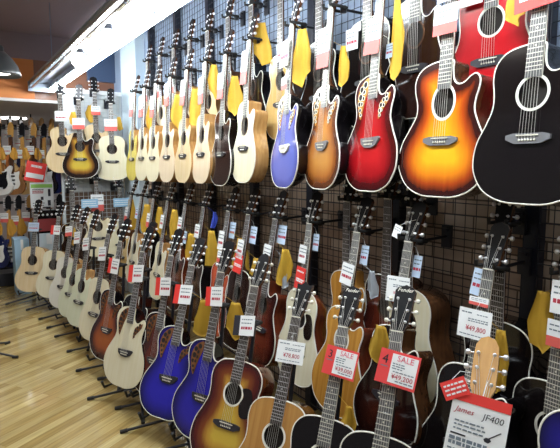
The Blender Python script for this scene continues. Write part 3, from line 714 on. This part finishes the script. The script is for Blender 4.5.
def boxs(name, lo, hi, m):
    b = MB(); b.box([(a+c)/2 for a, c in zip(lo, hi)], [c-a for a, c in zip(lo, hi)]); return struct(name, b, m)
boxs('floor', (-4, -3, -.1), (2.0, 11, 0), floorm)
ceilm = principled('ceiling_dark', (.26, .185, .19), .8)
boxs('ceiling', (-4, -3, CEIL), (2.0, 7.0, CEIL+.1), ceilm)
wallbrown = principled('wall_brown', (.2, .13, .09), .7)
N, L, b_ = nodes_of(wallbrown)
tc = N.new('ShaderNodeTexCoord'); mp = N.new('ShaderNodeMapping'); mp.inputs['Rotation'].default_value = (0, R(90), R(90))
br = N.new('ShaderNodeTexBrick'); br.inputs['Scale'].default_value = 1; br.inputs['Brick Width'].default_value = .22; br.inputs['Row Height'].default_value = .07; br.inputs['Mortar Size'].default_value = .004
br.inputs['Color1'].default_value = (.3, .2, .14, 1); br.inputs['Color2'].default_value = (.5, .4, .31, 1); br.inputs['Mortar'].default_value = (.1, .07, .05, 1)
sx = N.new('ShaderNodeSeparateXYZ'); cx = N.new('ShaderNodeCombineXYZ')
L.new(tc.outputs['Object'], sx.inputs[0]); L.new(sx.outputs['Y'], cx.inputs['X']); L.new(sx.outputs['Z'], cx.inputs['Y']); L.new(cx.outputs[0], br.inputs['Vector']); L.new(br.outputs['Color'], b_.inputs['Base Color'])
wallpale = principled('wall_pale_blue', (.27, .34, .46), .7)
boxs('wall_right', (1.9, -1, 0), (2.0, 7.1, 1.6), wallbrown)
boxs('wall_right_upper', (1.9, -1, 1.6), (2.0, 7.1, CEIL), wallpale)
boxs('trim_1', (1.80, 5.75, 0), (1.9, 6.32, CEIL), principled('column_pale', (.55, .66, .74), .5))
orange = wood('bulkhead_orange', (.62, .19, .04), (.68, .23, .05), (2, 2, 6), .5, .1)
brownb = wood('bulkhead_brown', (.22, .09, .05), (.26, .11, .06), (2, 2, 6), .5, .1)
boxs('wall_back_bulkhead', (-4, 7.0, 2.335), (.95, 7.12, 2.8), orange)
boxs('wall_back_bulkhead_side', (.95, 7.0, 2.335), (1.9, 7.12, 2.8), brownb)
boxs('wall_back_bulkhead_top', (-4, 7.0, 2.8), (1.9, 7.12, CEIL), ceilm)
boxs('trim_2', (1.56, 6.93, 2.6), (1.9, 7.0, 3.06), principled('navy_panel', (.05, .08, .15), .4))
palec = principled('low_ceiling_white', (.62, .58, .57), .7)
boxs('ceiling_low', (-4, 7.0, 2.3), (2.6, 11, 2.335), palec)
boxs('wall_back', (-4, 10.6, 0), (2.6, 10.7, 2.3), principled('wall_back_grey', (.5, .46, .47), .7))
boxs('wall_back_return', (2.0, 7.1, 0), (2.6, 7.2, 2.335), palec)

# ------------------------------------------------------------------ wire grid and posts
gridm = principled('grid_wire', (.015, .017, .025), .45, .3)
posts = [-.29, .42, 1.13, 1.84, 2.56, 3.27, 3.99, 4.70, 5.42]
for i, y in enumerate(posts):
    b = MB(); b.box((1.865, y, CEIL/2), (.05, .055, CEIL)); struct('trim_%d' % (i+3), b, principled('post_dark', (.01, .012, .022), .35))
names = ['deep blue guitar beside wall post', 'black guitar with the 49,800 card', 'dark brown guitar behind SALE four', 'amber guitar behind SALE three', 'orange-red guitar of middle row', 'third pale guitar beyond the black', 'fourth pale guitar beyond the black', 'greenish yellow guitar before the corner']
def wires(b, lo, hi, ax, u0, u1, z0, z1, c, step=.0505, r=.0022):
    n = int((u1-u0)/step)
    for i in range(n+1):
        u = u0+(u1-u0)*i/n; p = (c, u) if ax == 'y' else (u, c)
        b.tube([(p[0], p[1], z0), (p[0], p[1], z1)], r if 0 < i < n else .005, 4)
    m = int((z1-z0)/step)
    for i in range(m+1):
        z = z0+(z1-z0)*i/m
        a, d = ((c-.004, u0, z), (c-.004, u1, z)) if ax == 'y' else ((u0, c-.004, z), (u1, c-.004, z))
        b.tube([a, d], r if 0 < i < m else .005, 4)
for i, (a, c) in enumerate(zip(posts, posts[1:])):
    b = MB(); wires(b, 0, 0, 'y', a+.03, c-.03, .06, CEIL-.08, 1.845)
    o = obj('wire_grid_panel', b, gridm); tag(o, 'black wire grid panel on the wall behind the ' + names[i], 'grid panel', 'wire grid panels')
# end panel
b = MB(); wires(b, 0, 0, 'x', 1.12, 1.79, .06, 2.36, 6.345, .0505, .0025)
pan = obj('wire_grid_panel', b, principled('grid_pale', (.6, .66, .7), .4)); tag(pan, 'pale wire grid end panel standing across the end of the guitar wall', 'grid panel')
b = MB(); b.box((1.455, 6.345, 2.38), (.7, .035, .045)); obj('top_rail', b, paper, pan)
for x in (1.105, 1.785):
    b = MB(); b.box((x, 6.345, 1.18), (.025, .025, 2.36)); obj('post', b, MATS['grid_pale'], pan)
b = MB(); b.box((1.455, 6.375, 1.8), (.66, .012, 1.12)); obj('upper_backing', b, principled('backing_white', (.72, .76, .78), .6), pan)
b = MB(); b.box((1.455, 6.375, .64), (.66, .012, 1.2)); obj('lower_backing', b, principled('backing_brown', (.16, .1, .07), .6), pan)
for x, nm in ((1.32, 'beside the white and red card'), (1.665, 'next to the wall corner')):
    o = empty('shelf_card', (x, 6.0 if x > 1.5 else 6.02, 1.12), 'pale blue shelf card on the end panel ' + nm, 'card', 'pale blue cards on the end panel')
    b = MB(); sheet(b, .18, .1); obj('card_sheet', b, principled('shelf_blue', (.3, .52, .72), .5), o)
    b = MB(); lines(b, -.075, .075, [.025, .0, -.025], .008, 0, -.0009); obj('printed_lines', b, paper, o)
    b = MB(); b.tube([(-.06, 0, .045), (-.06, .335 if x > 1.5 else .32, .08)], .0015, 4); b.tube([(.06, 0, .045), (.06, .335 if x > 1.5 else .32, .08)], .0015, 4); obj('wire', b, blackmetal, o)

# ------------------------------------------------------------------ fluorescent light track over the aisle
tube_on = principled('tube_glow', (1, 1, 1), .4, emis=(.88, .96, 1), estr=64)
globe_on = principled('globe_glow', (1, 1, 1), .4, emis=(1, .97, .9), estr=60)
alu = principled('fixture_grey', (.22, .25, .31), .35, .3)
fx = empty('light_track', (1.02, 6.9, 2.4), 'long grey fluorescent light track hanging over the aisle', 'light')
def rel(p): return tuple(a-c for a, c in zip(p, (1.02, 6.9, 2.4)))
Y0, Y1 = -.6, 6.88
b = MB(); b.box(rel((1.0, (Y0+Y1)/2, 2.52)), (.26, Y1-Y0, .012)); obj('top_plate', b, alu, fx)
b = MB(); b.box(rel((.885, (Y0+Y1)/2, 2.5)), (.012, Y1-Y0, .04)); b.box(rel((.9, (Y0+Y1)/2, 2.45)), (.022, Y1-Y0, .014)); obj('side_rail', b, principled('fixture_silver', (.6, .6, .6), .25, .7), fx)
b = MB(); b.box(rel((1.0, Y1+.006, 2.47)), (.27, .012, .11)); obj('end_cap', b, alu, fx)
for y in (-.5, 1.2, 3.0, 4.8, 6.85):
    b = MB(); b.box(rel((.892, y, 2.468)), (.014, .02, .06)); obj('rail_bracket', b, alu, fx)
b = MB(); b.box(rel((1.13, (Y0+Y1)/2, 2.5)), (.07, Y1-Y0, .03)); obj('reflector', b, paper, fx)
b = MB(); b.box(rel((1.088, (Y0+Y1)/2, 2.485)), (.006, Y1-Y0, .06)); obj('added_light_shield', b, alu, fx)  # strip added to keep the tube light off the top plate
b = MB(); b.tube([rel((1.03, .9, 2.49)), rel((1.03, 3.45, 2.49))], .015, 12); obj('fluorescent_tube', b, tube_on, fx)
L1 = (Y1-Y0)/6
for i in range(6):
    b = MB(); y0 = Y0+L1*i+.03; y1 = Y0+L1*(i+1)-.03
    b.tube([rel((1.13, y0, 2.44)), rel((1.13, y1, 2.44))], .026, 14)
    t = obj('fluorescent_tube', b, tube_on, fx)
    b = MB()
    for y, s in ((y0, -1), (y1, 1)): b.box(rel((1.13, y+s*.012, 2.462)), (.05, .024, .07))
    obj('lamp_holder', b, paper, t)
for y in (1.0, 3.3, 5.6):
    b = MB(); b.tube([rel((.93, y, 2.525)), rel((.93, y, CEIL))], .004, 6); obj('hanging_wire', b, alu, fx)
for y, nm in ((4.69, 'farther'), (3.78, 'nearer')):
    o = empty('spot_bulb', (1.0, y, 2.51), f'{nm} round glowing bulb under the light track', 'lamp', 'round bulbs on the light track')
    b = MB(); b.lathe([(0, .0), (.025, 0), (.03, -.03), (.022, -.05)], 14); obj('socket', b, blackmetal, o)
    b = MB(); b.lathe([(.0, -.155), (.035, -.148), (.062, -.122), (.07, -.095), (.06, -.065), (.03, -.035), (0, -.03)], 18); obj('bulb', b, globe_on, o)

# second short track beside it
# pendant dome lamp
o = empty('pendant_lamp', (.42, 5.0, CEIL-.07), 'dark dome pendant lamp hanging before the orange bulkhead', 'lamp')
b = MB(); b.tube([(0, 0, 0), (0, 0, -.5)], .006, 8); obj('cord', b, blackmetal, o)
b = MB(); b.lathe([(0, -.5), (.035, -.5), (.04, -.52), (.04, -.545), (.05, -.55), (.1, -.6), (.14, -.66), (.16, -.72), (.163, -.745), (.158, -.745), (.135, -.665), (.095, -.61), (.0, -.57)], 28); obj('dome_shade', b, principled('dome_dark', (.05, .055, .06), .3, .4), o)
b = MB(); b.lathe([(0, -.735), (.06, -.73), (.11, -.71), (.125, -.68), (.0, -.66)], 20); obj('bulb', b, principled('pendant_glow', (1, 1, 1), .4, emis=(1, .96, .86), estr=12), o)
# recessed lamps in the low ceiling
for x, y, nm in ((.95, 9.5, 'oval-looking recessed lamp glowing in the low white ceiling'), (.1, 8.4, 'recessed lamp of the low ceiling nearer the bulkhead')):
    o = empty('ceiling_lamp', (x, y, 2.3), nm, 'lamp')
    b = MB(); b.ring((0, 0), .2, .23, -.02, .0, 28); me = b.mesh('lamp_rim'); me.transform(Matrix.Rotation(-PI/2, 4, 'X')); put('lamp_rim', me, paper, o)
    b = MB(); b.lathe([(0, -.012), (.2, -.012), (.2, 0.0)], 28); obj('diffuser', b, principled('diffuser_glow', (1, 1, 1), .5, emis=(1, .98, .95), estr=14), o)

# ------------------------------------------------------------------ electric guitars on the back rack
ST = [(.03, .004), (.1, .02), (.145, .07), (.15, .13), (.13, .19), (.118, .24), (.128, .29), (.145, .345), (.135, .375), (.105, .36), (.075, .32), (.04, .3)]
ST2 = [(.03, .004), (.1, .02), (.15, .07), (.155, .13), (.135, .19), (.12, .24), (.13, .3), (.15, .36), (.145, .41), (.12, .41), (.09, .37), (.06, .325), (.035, .305)]
def electric(label, short, finish, pos, yaw, tilt=3, guard=True, group=None):
    M = Matrix.Translation(pos) @ Matrix.Rotation(R(-90+yaw), 4, 'Z') @ Matrix.Rotation(R(-tilt), 4, 'X')
    root = empty('electric_guitar', M, label, 'electric guitar', group)
    def mk():
        b = MB(); b.prism(spline([(0, 0)]+ST+[(0, .3)]+[(-u, v) for u, v in reversed(ST2)], 3), 0, .045); return b.mesh('body')
    put('body', cached('ebody', mk), F_[finish], root)
    if guard:
        def mk2():
            b = MB(); b.prism(spline([(.0, .1), (.06, .08), (.1, .14), (.085, .22), (.095, .3), (.05, .29), (-.04, .3), (-.09, .33), (-.07, .22), (-.05, .16)], 3), -.003, .001)
            return b.mesh('pickguard')
        put('pickguard', cached('eguard', mk2), electric_guard if finish != 'electric_white' else black, root)
    def mk3():
        b = MB()
        for z in (.14, .19, .24): b.box((0, -.006, z), (.075, .012, .018))
        return b.mesh('pickups')
    put('pickups', cached('epick', mk3), black if finish != 'electric_black' else cream_plastic, root)
    def mk4():
        b = MB(); b.box((0, -.006, .085), (.07, .014, .03)); return b.mesh('bridge')
    put('bridge', cached('ebridge', mk4), chrome, root)
    def mk5():
        b = MB(); b.add([(-.028, -.012, .27), (.028, -.012, .27), (.021, -.012, .74), (-.021, -.012, .74), (-.026, .02, .27), (.026, .02, .27), (.02, .012, .74), (-.02, .012, .74)], [(0, 1, 2, 3), (7, 6, 5, 4), (0, 3, 7, 4), (1, 5, 6, 2), (0, 4, 5, 1), (3, 2, 6, 7)]); return b.mesh('neck')
    put('neck', cached('eneck', mk5), [mahog, amberwood][len(label) % 2], root)
    def mk6():
        b = MB(); b.prism(spline([(-.021, .735), (.021, .735), (.03, .77), (.035, .83), (.03, .9), (.0, .925), (-.03, .89), (-.045, .84), (-.04, .78)], 3), -.004, .011)
        return b.mesh('headstock')
    put('headstock', cached('ehead', mk6), [amberwood, black][len(label) % 2], root)
    def mk7():
        b = MB()
        for k in range(6): b.tube([(-.03, 0, .775+k*.022), (-.062, 0, .775+k*.022)], [.004, .0075], 6)
        return b.mesh('tuning_pegs')
    put('tuning_pegs', cached('epegs', mk7), chrome, root)
    G[short] = (M, short, root)
electric_guard = electric_white = principled('electric_guard', (.8, .8, .76), .3)
ERK = 'electric guitars on the far rack'
rows = [('white', 'electric_white'), ('brown', 'electric_brown'), ('natural', 'electric_natural'), ('white', 'electric_white'), ('black', 'electric_black'), ('navy', 'electric_navy'), ('orange', 'electric_orange')]
xs = [.55, .69, .82, .96, 1.08, 1.17, 1.27]
ordn = ['outermost', 'second', 'third', 'fourth', 'fifth', 'sixth', 'seventh']
for i, ((c, f), x) in enumerate(zip(rows, xs)):
    s = f'{ordn[i]} electric guitar of upper rack'
    electric(f'{c} electric guitar, {ordn[i]} along the far rack upper tier counted from the aisle', s, f, (x, 7.45, 1.165), 58, guard=c in ('brown', 'white', 'black'), group=ERK)
low = [('navy', 'electric_navy'), ('navy', 'electric_navy'), ('brown', 'electric_brown'), ('black', 'electric_black'), ('white', 'electric_white'), ('orange', 'electric_orange'), ('black', 'electric_black')]
for i, ((c, f), x) in enumerate(zip(low, [.46, .61, .73, .86, .98, 1.1, 1.22])):
    s = f'{ordn[i]} electric guitar of lower rack'
    electric(f'{c} electric guitar, {ordn[i]} along the far rack lower tier counted from the aisle', s, f, (x, 7.4, .24), 58, guard=True, group=ERK)
o = empty('display_rack', (.9, 7.6, 0), 'black two-tier rack carrying electric guitars at the far end', 'rack')
def rl(p): return (p[0]-.9, p[1]-7.6, p[2])
for x in (.3, 1.5):
    b = MB(); b.tube([rl((x, 7.62, 0)), rl((x, 7.62, 2.1))], .02, 8); obj('post', b, blackmetal, o)
for z in (2.02, 1.06, .2):
    b = MB(); b.tube([rl((.3, 7.62, z)), rl((1.5, 7.62, z))], .018, 8); obj('rail', b, blackmetal, o)
b = MB(); b.box(rl((.9, 7.62, .09)), (1.3, .5, .16)); obj('plinth', b, blackmetal, o)
for i in range(7):
    for z, xx, yy, xsft in ((1.91, xs, 7.49, 0), (.98, [.46, .61, .73, .86, .98, 1.1, 1.22], 7.44, 0)):
        b = MB(); b.tube([rl((xx[i], 7.62, z+.1)), rl((xx[i]+.01, yy, z+.01))], .008, 6); b.box(rl((xx[i]+.01, yy+.0, z)), (.07, .03, .03)); obj('hook', b, blackmetal, o)
for i, s in enumerate([f'{a} electric guitar of upper rack' for a in ordn[:5]]):
    if i in (0, 1, 3, 2): cloth(s, .6, .05, .09, .16, yaw=30, dy=-.03, mat=principled('orange_cloth', (.55, .27, .03), .7), what='orange cloth')
    card(s, .52+.05*(i % 2), 'white', .1, .11, u=-.04)
for i, s in enumerate([f'{a} electric guitar of lower rack' for a in ordn[:6]]):
    if i < 4: cloth(s, .62, .04, .11, .22, yaw=30, dy=-.03, mat=MATS['orange_cloth'], what='orange cloth')
    card(s, .6+.04*(i % 2), 'pink', .1, .12, u=-.04)
for i in range(9):
    s = f'{(ordn+["eighth", "ninth"])[i]} electric guitar deeper behind'
    cc = ['white', 'orange', 'navy', 'brown', 'white', 'natural', 'black', 'white', 'brown'][i]
    electric(f'{cc} electric guitar, {(ordn+["eighth", "ninth"])[i]} of the row deeper behind the far rack', s, 'electric_'+cc, (.5+i*.14, 8.5, 1.32), 50, group='electric guitars of the deeper row')
    card(s, .55+.06*(i % 3), 'white', .1, .1, u=-.03)
o = empty('hanging_rail', (1.1, 8.65, 2.3), 'black hanging rail carrying the deeper row of electric guitars', 'rail')
b = MB(); b.tube([(-.8, 0, -.18), (.8, 0, -.18)], .016, 8); obj('rail', b, blackmetal, o)
for x in (-.7, 0, .7):
    b = MB(); b.tube([(x, 0, 0), (x, 0, -.18)], .01, 8); obj('drop_rod', b, blackmetal, o)
for i in range(9):
    b = MB(); b.tube([(-.6+i*.14+.01, 0, -.18), (-.6+i*.14+.01, -.1, -.22)], .008, 6); obj('hook', b, blackmetal, o)
# sale sign and flyer on the rack
o = empty('sale_sign', (.93, 7.15, 1.46), 'red sale sign tilted in front of the electric guitar rack', 'sign')
o.rotation_euler = (0, R(12), 0)
b = MB(); sheet(b, .23, .25, t=.004); obj('sign_board', b, redpaper, o)
b = MB(); b.box((0, -.003, -.05), (.2, .001, .06)); lines(b, -.06, .07, [.07], .03, 0, -.0028); obj('printed_lines', b, paper, o)
b = MB(); b.tube([(0, 0, .12), (.05, .44, .53)], .002, 4); obj('wire', b, blackmetal, o)
o = empty('flyer', (.99, 7.13, 1.17), 'white flyer with green heading below the red sale sign', 'flyer')
b = MB(); sheet(b, .27, .32, t=.003); obj('flyer_sheet', b, paper, o)
b = MB(); b.box((0, -.002, .115), (.25, .001, .045)); obj('heading_band', b, inkgreen, o)
b = MB(); lines(b, -.11, .02, [.05, .03], .014, 0, -.0022); obj('red_print', b, inkred, o)
b = MB(); b.box((.085, -.002, .03), (.03, .001, .09)); b.box((.08, -.002, -.1), (.035, .001, .07)); b.box((0, -.002, -.04), (.03, .001, .04)); lines(b, -.11, .02, [.07, -.1, -.13], .01, 0, -.0022); obj('dark_print', b, inkblack, o)
b = MB(); b.tube([(0, 0, .155), (.02, .46, .85)], .002, 4); obj('wire', b, blackmetal, o)
# small amplifier with stand and pale blue cartons
o = empty('amplifier', (1.0, 6.95, .72), 'small black amplifier with dark red grille below the white flyer', 'amplifier')
b = MB(); b.box((0, 0, .14), (.3, .2, .28)); obj('cabinet', b, black, o)
b = MB(); b.box((0, -.103, .1), (.25, .006, .15)); obj('grille', b, principled('grille_red', (.25, .03, .03), .8), o)
b = MB(); b.tube([(-.05, -.03, .28), (-.05, -.03, .31), (.05, -.03, .31), (.05, -.03, .28)], .008, 6); obj('handle', b, blackmetal, o)
b = MB()
for k in range(5): b.lathe([(0, -.113), (.012, -.113), (.014, -.1)], 10, 0, Matrix.Translation((-.1+k*.05, 0, .225)), 'y')
obj('knobs', b, chrome, o)
def carton(x, y, w, d, h, label, m):
    o = empty('carton', (x, y, 0), label, 'box')
    b = MB(); b.box((0, 0, h/2), (w, d, h)); obj('box_body', b, m, o)
    b = MB(); b.box((0, 0, h+.002), (w*.18, d*1.004, .004)); b.box((0, -d/2-.001, h-.06), (w*.18, .003, .12)); obj('tape', b, paper, o)
    for s in (-1, 1):
        b = MB(); b.box((s*w*.25, 0, h+.005), (w*.49, d, .005), 0); obj('flap', b, m, o)
skyb = principled('carton_blue', (.36, .55, .72), .6)
carton(1.0, 6.95, .36, .3, .71, 'pale blue carton carrying the small black amplifier', principled('carton_pale', (.62, .72, .78), .6))
carton(.7, 6.98, .16, .3, .66, 'tall sky blue carton standing before the electric guitars', skyb)
# framed print on the far wall
o = empty('poster', (1.55, 10.59, 2.0), 'speckled pinkish poster on the far grey wall', 'poster')
b = MB(); sheet(b, .36, .42, t=.01); pm = principled('poster_print', (.6, .5, .5), .6)
N, L, b_ = nodes_of(pm); vz = N.new('ShaderNodeTexVoronoi'); vz.inputs['Scale'].default_value = 25; cr = N.new('ShaderNodeValToRGB'); cr.color_ramp.elements[0].color = (.35, .12, .14, 1); cr.color_ramp.elements[1].color = (.7, .64, .66, 1); cr.color_ramp.elements[1].position = .5
L.new(vz.outputs['Distance'], cr.inputs['Fac']); L.new(cr.outputs['Color'], b_.inputs['Base Color'])
obj('print_sheet', b, pm, o)
# legs of another stand at the aisle
o = empty('guitar_stand', (.05, 4.75, 0), 'legs of an empty black floor stand across the aisle', 'stand')
b = MB(); b.tube([(0, 0, .09), (0, 0, .55)], .012, 8); obj('upright', b, blackmetal, o)
b = MB(); b.tube([(-.05, -.06, .55), (-.05, 0, .55), (.05, 0, .55), (.05, -.06, .55)], .009, 8); obj('neck_yoke', b, rubber, o)
for e in ((.33, -.2, .012), (.31, .22, .012), (-.2, -.15, .012)):
    b = MB(); b.tube([(0, 0, .1), e], .009, 8); lg = obj('leg', b, blackmetal, o)
    b = MB(); d = Vector(e).normalized(); b.tube([Vector(e)-d*.03, Vector(e)+d*.012], .012, 8); obj('rubber_foot', b, rubber, lg)

# ------------------------------------------------------------------ lamps, world, camera
def area(name, loc, sx, sy, power, col, rot=(0, 0, 0)):
    l = bpy.data.lights.new(name, 'AREA'); l.shape = 'RECTANGLE'; l.size = sx; l.size_y = sy; l.energy = power; l.color = col
    o = bpy.data.objects.new(name, l); C.objects.link(o); o.location = loc; o.rotation_euler = rot; return o
area('shop_ceiling_lights', (-.9, 2.2, CEIL-.03), 1.2, 6, 48, (1, .96, .9))
w = bpy.data.worlds.new('World'); bpy.context.scene.world = w; w.use_nodes = True
w.node_tree.nodes['Background'].inputs['Color'].default_value = (.9, .93, 1, 1); w.node_tree.nodes['Background'].inputs['Strength'].default_value = .13
cam = bpy.data.cameras.new('Camera'); co = bpy.data.objects.new('Camera', cam); C.objects.link(co)
cam.sensor_width = 36; cam.lens = 520/560*36; cam.clip_start = .05
co.location = (0, 0, 1.55); co.rotation_euler = (R(90-6.5), 0, R(-32.5))
sc = bpy.context.scene; sc.camera = co
sc.view_settings.view_transform = 'Standard'; sc.view_settings.look = 'None'; sc.view_settings.gamma = 1; sc.view_settings.use_curve_mapping = False
sc.view_settings.exposure = 0
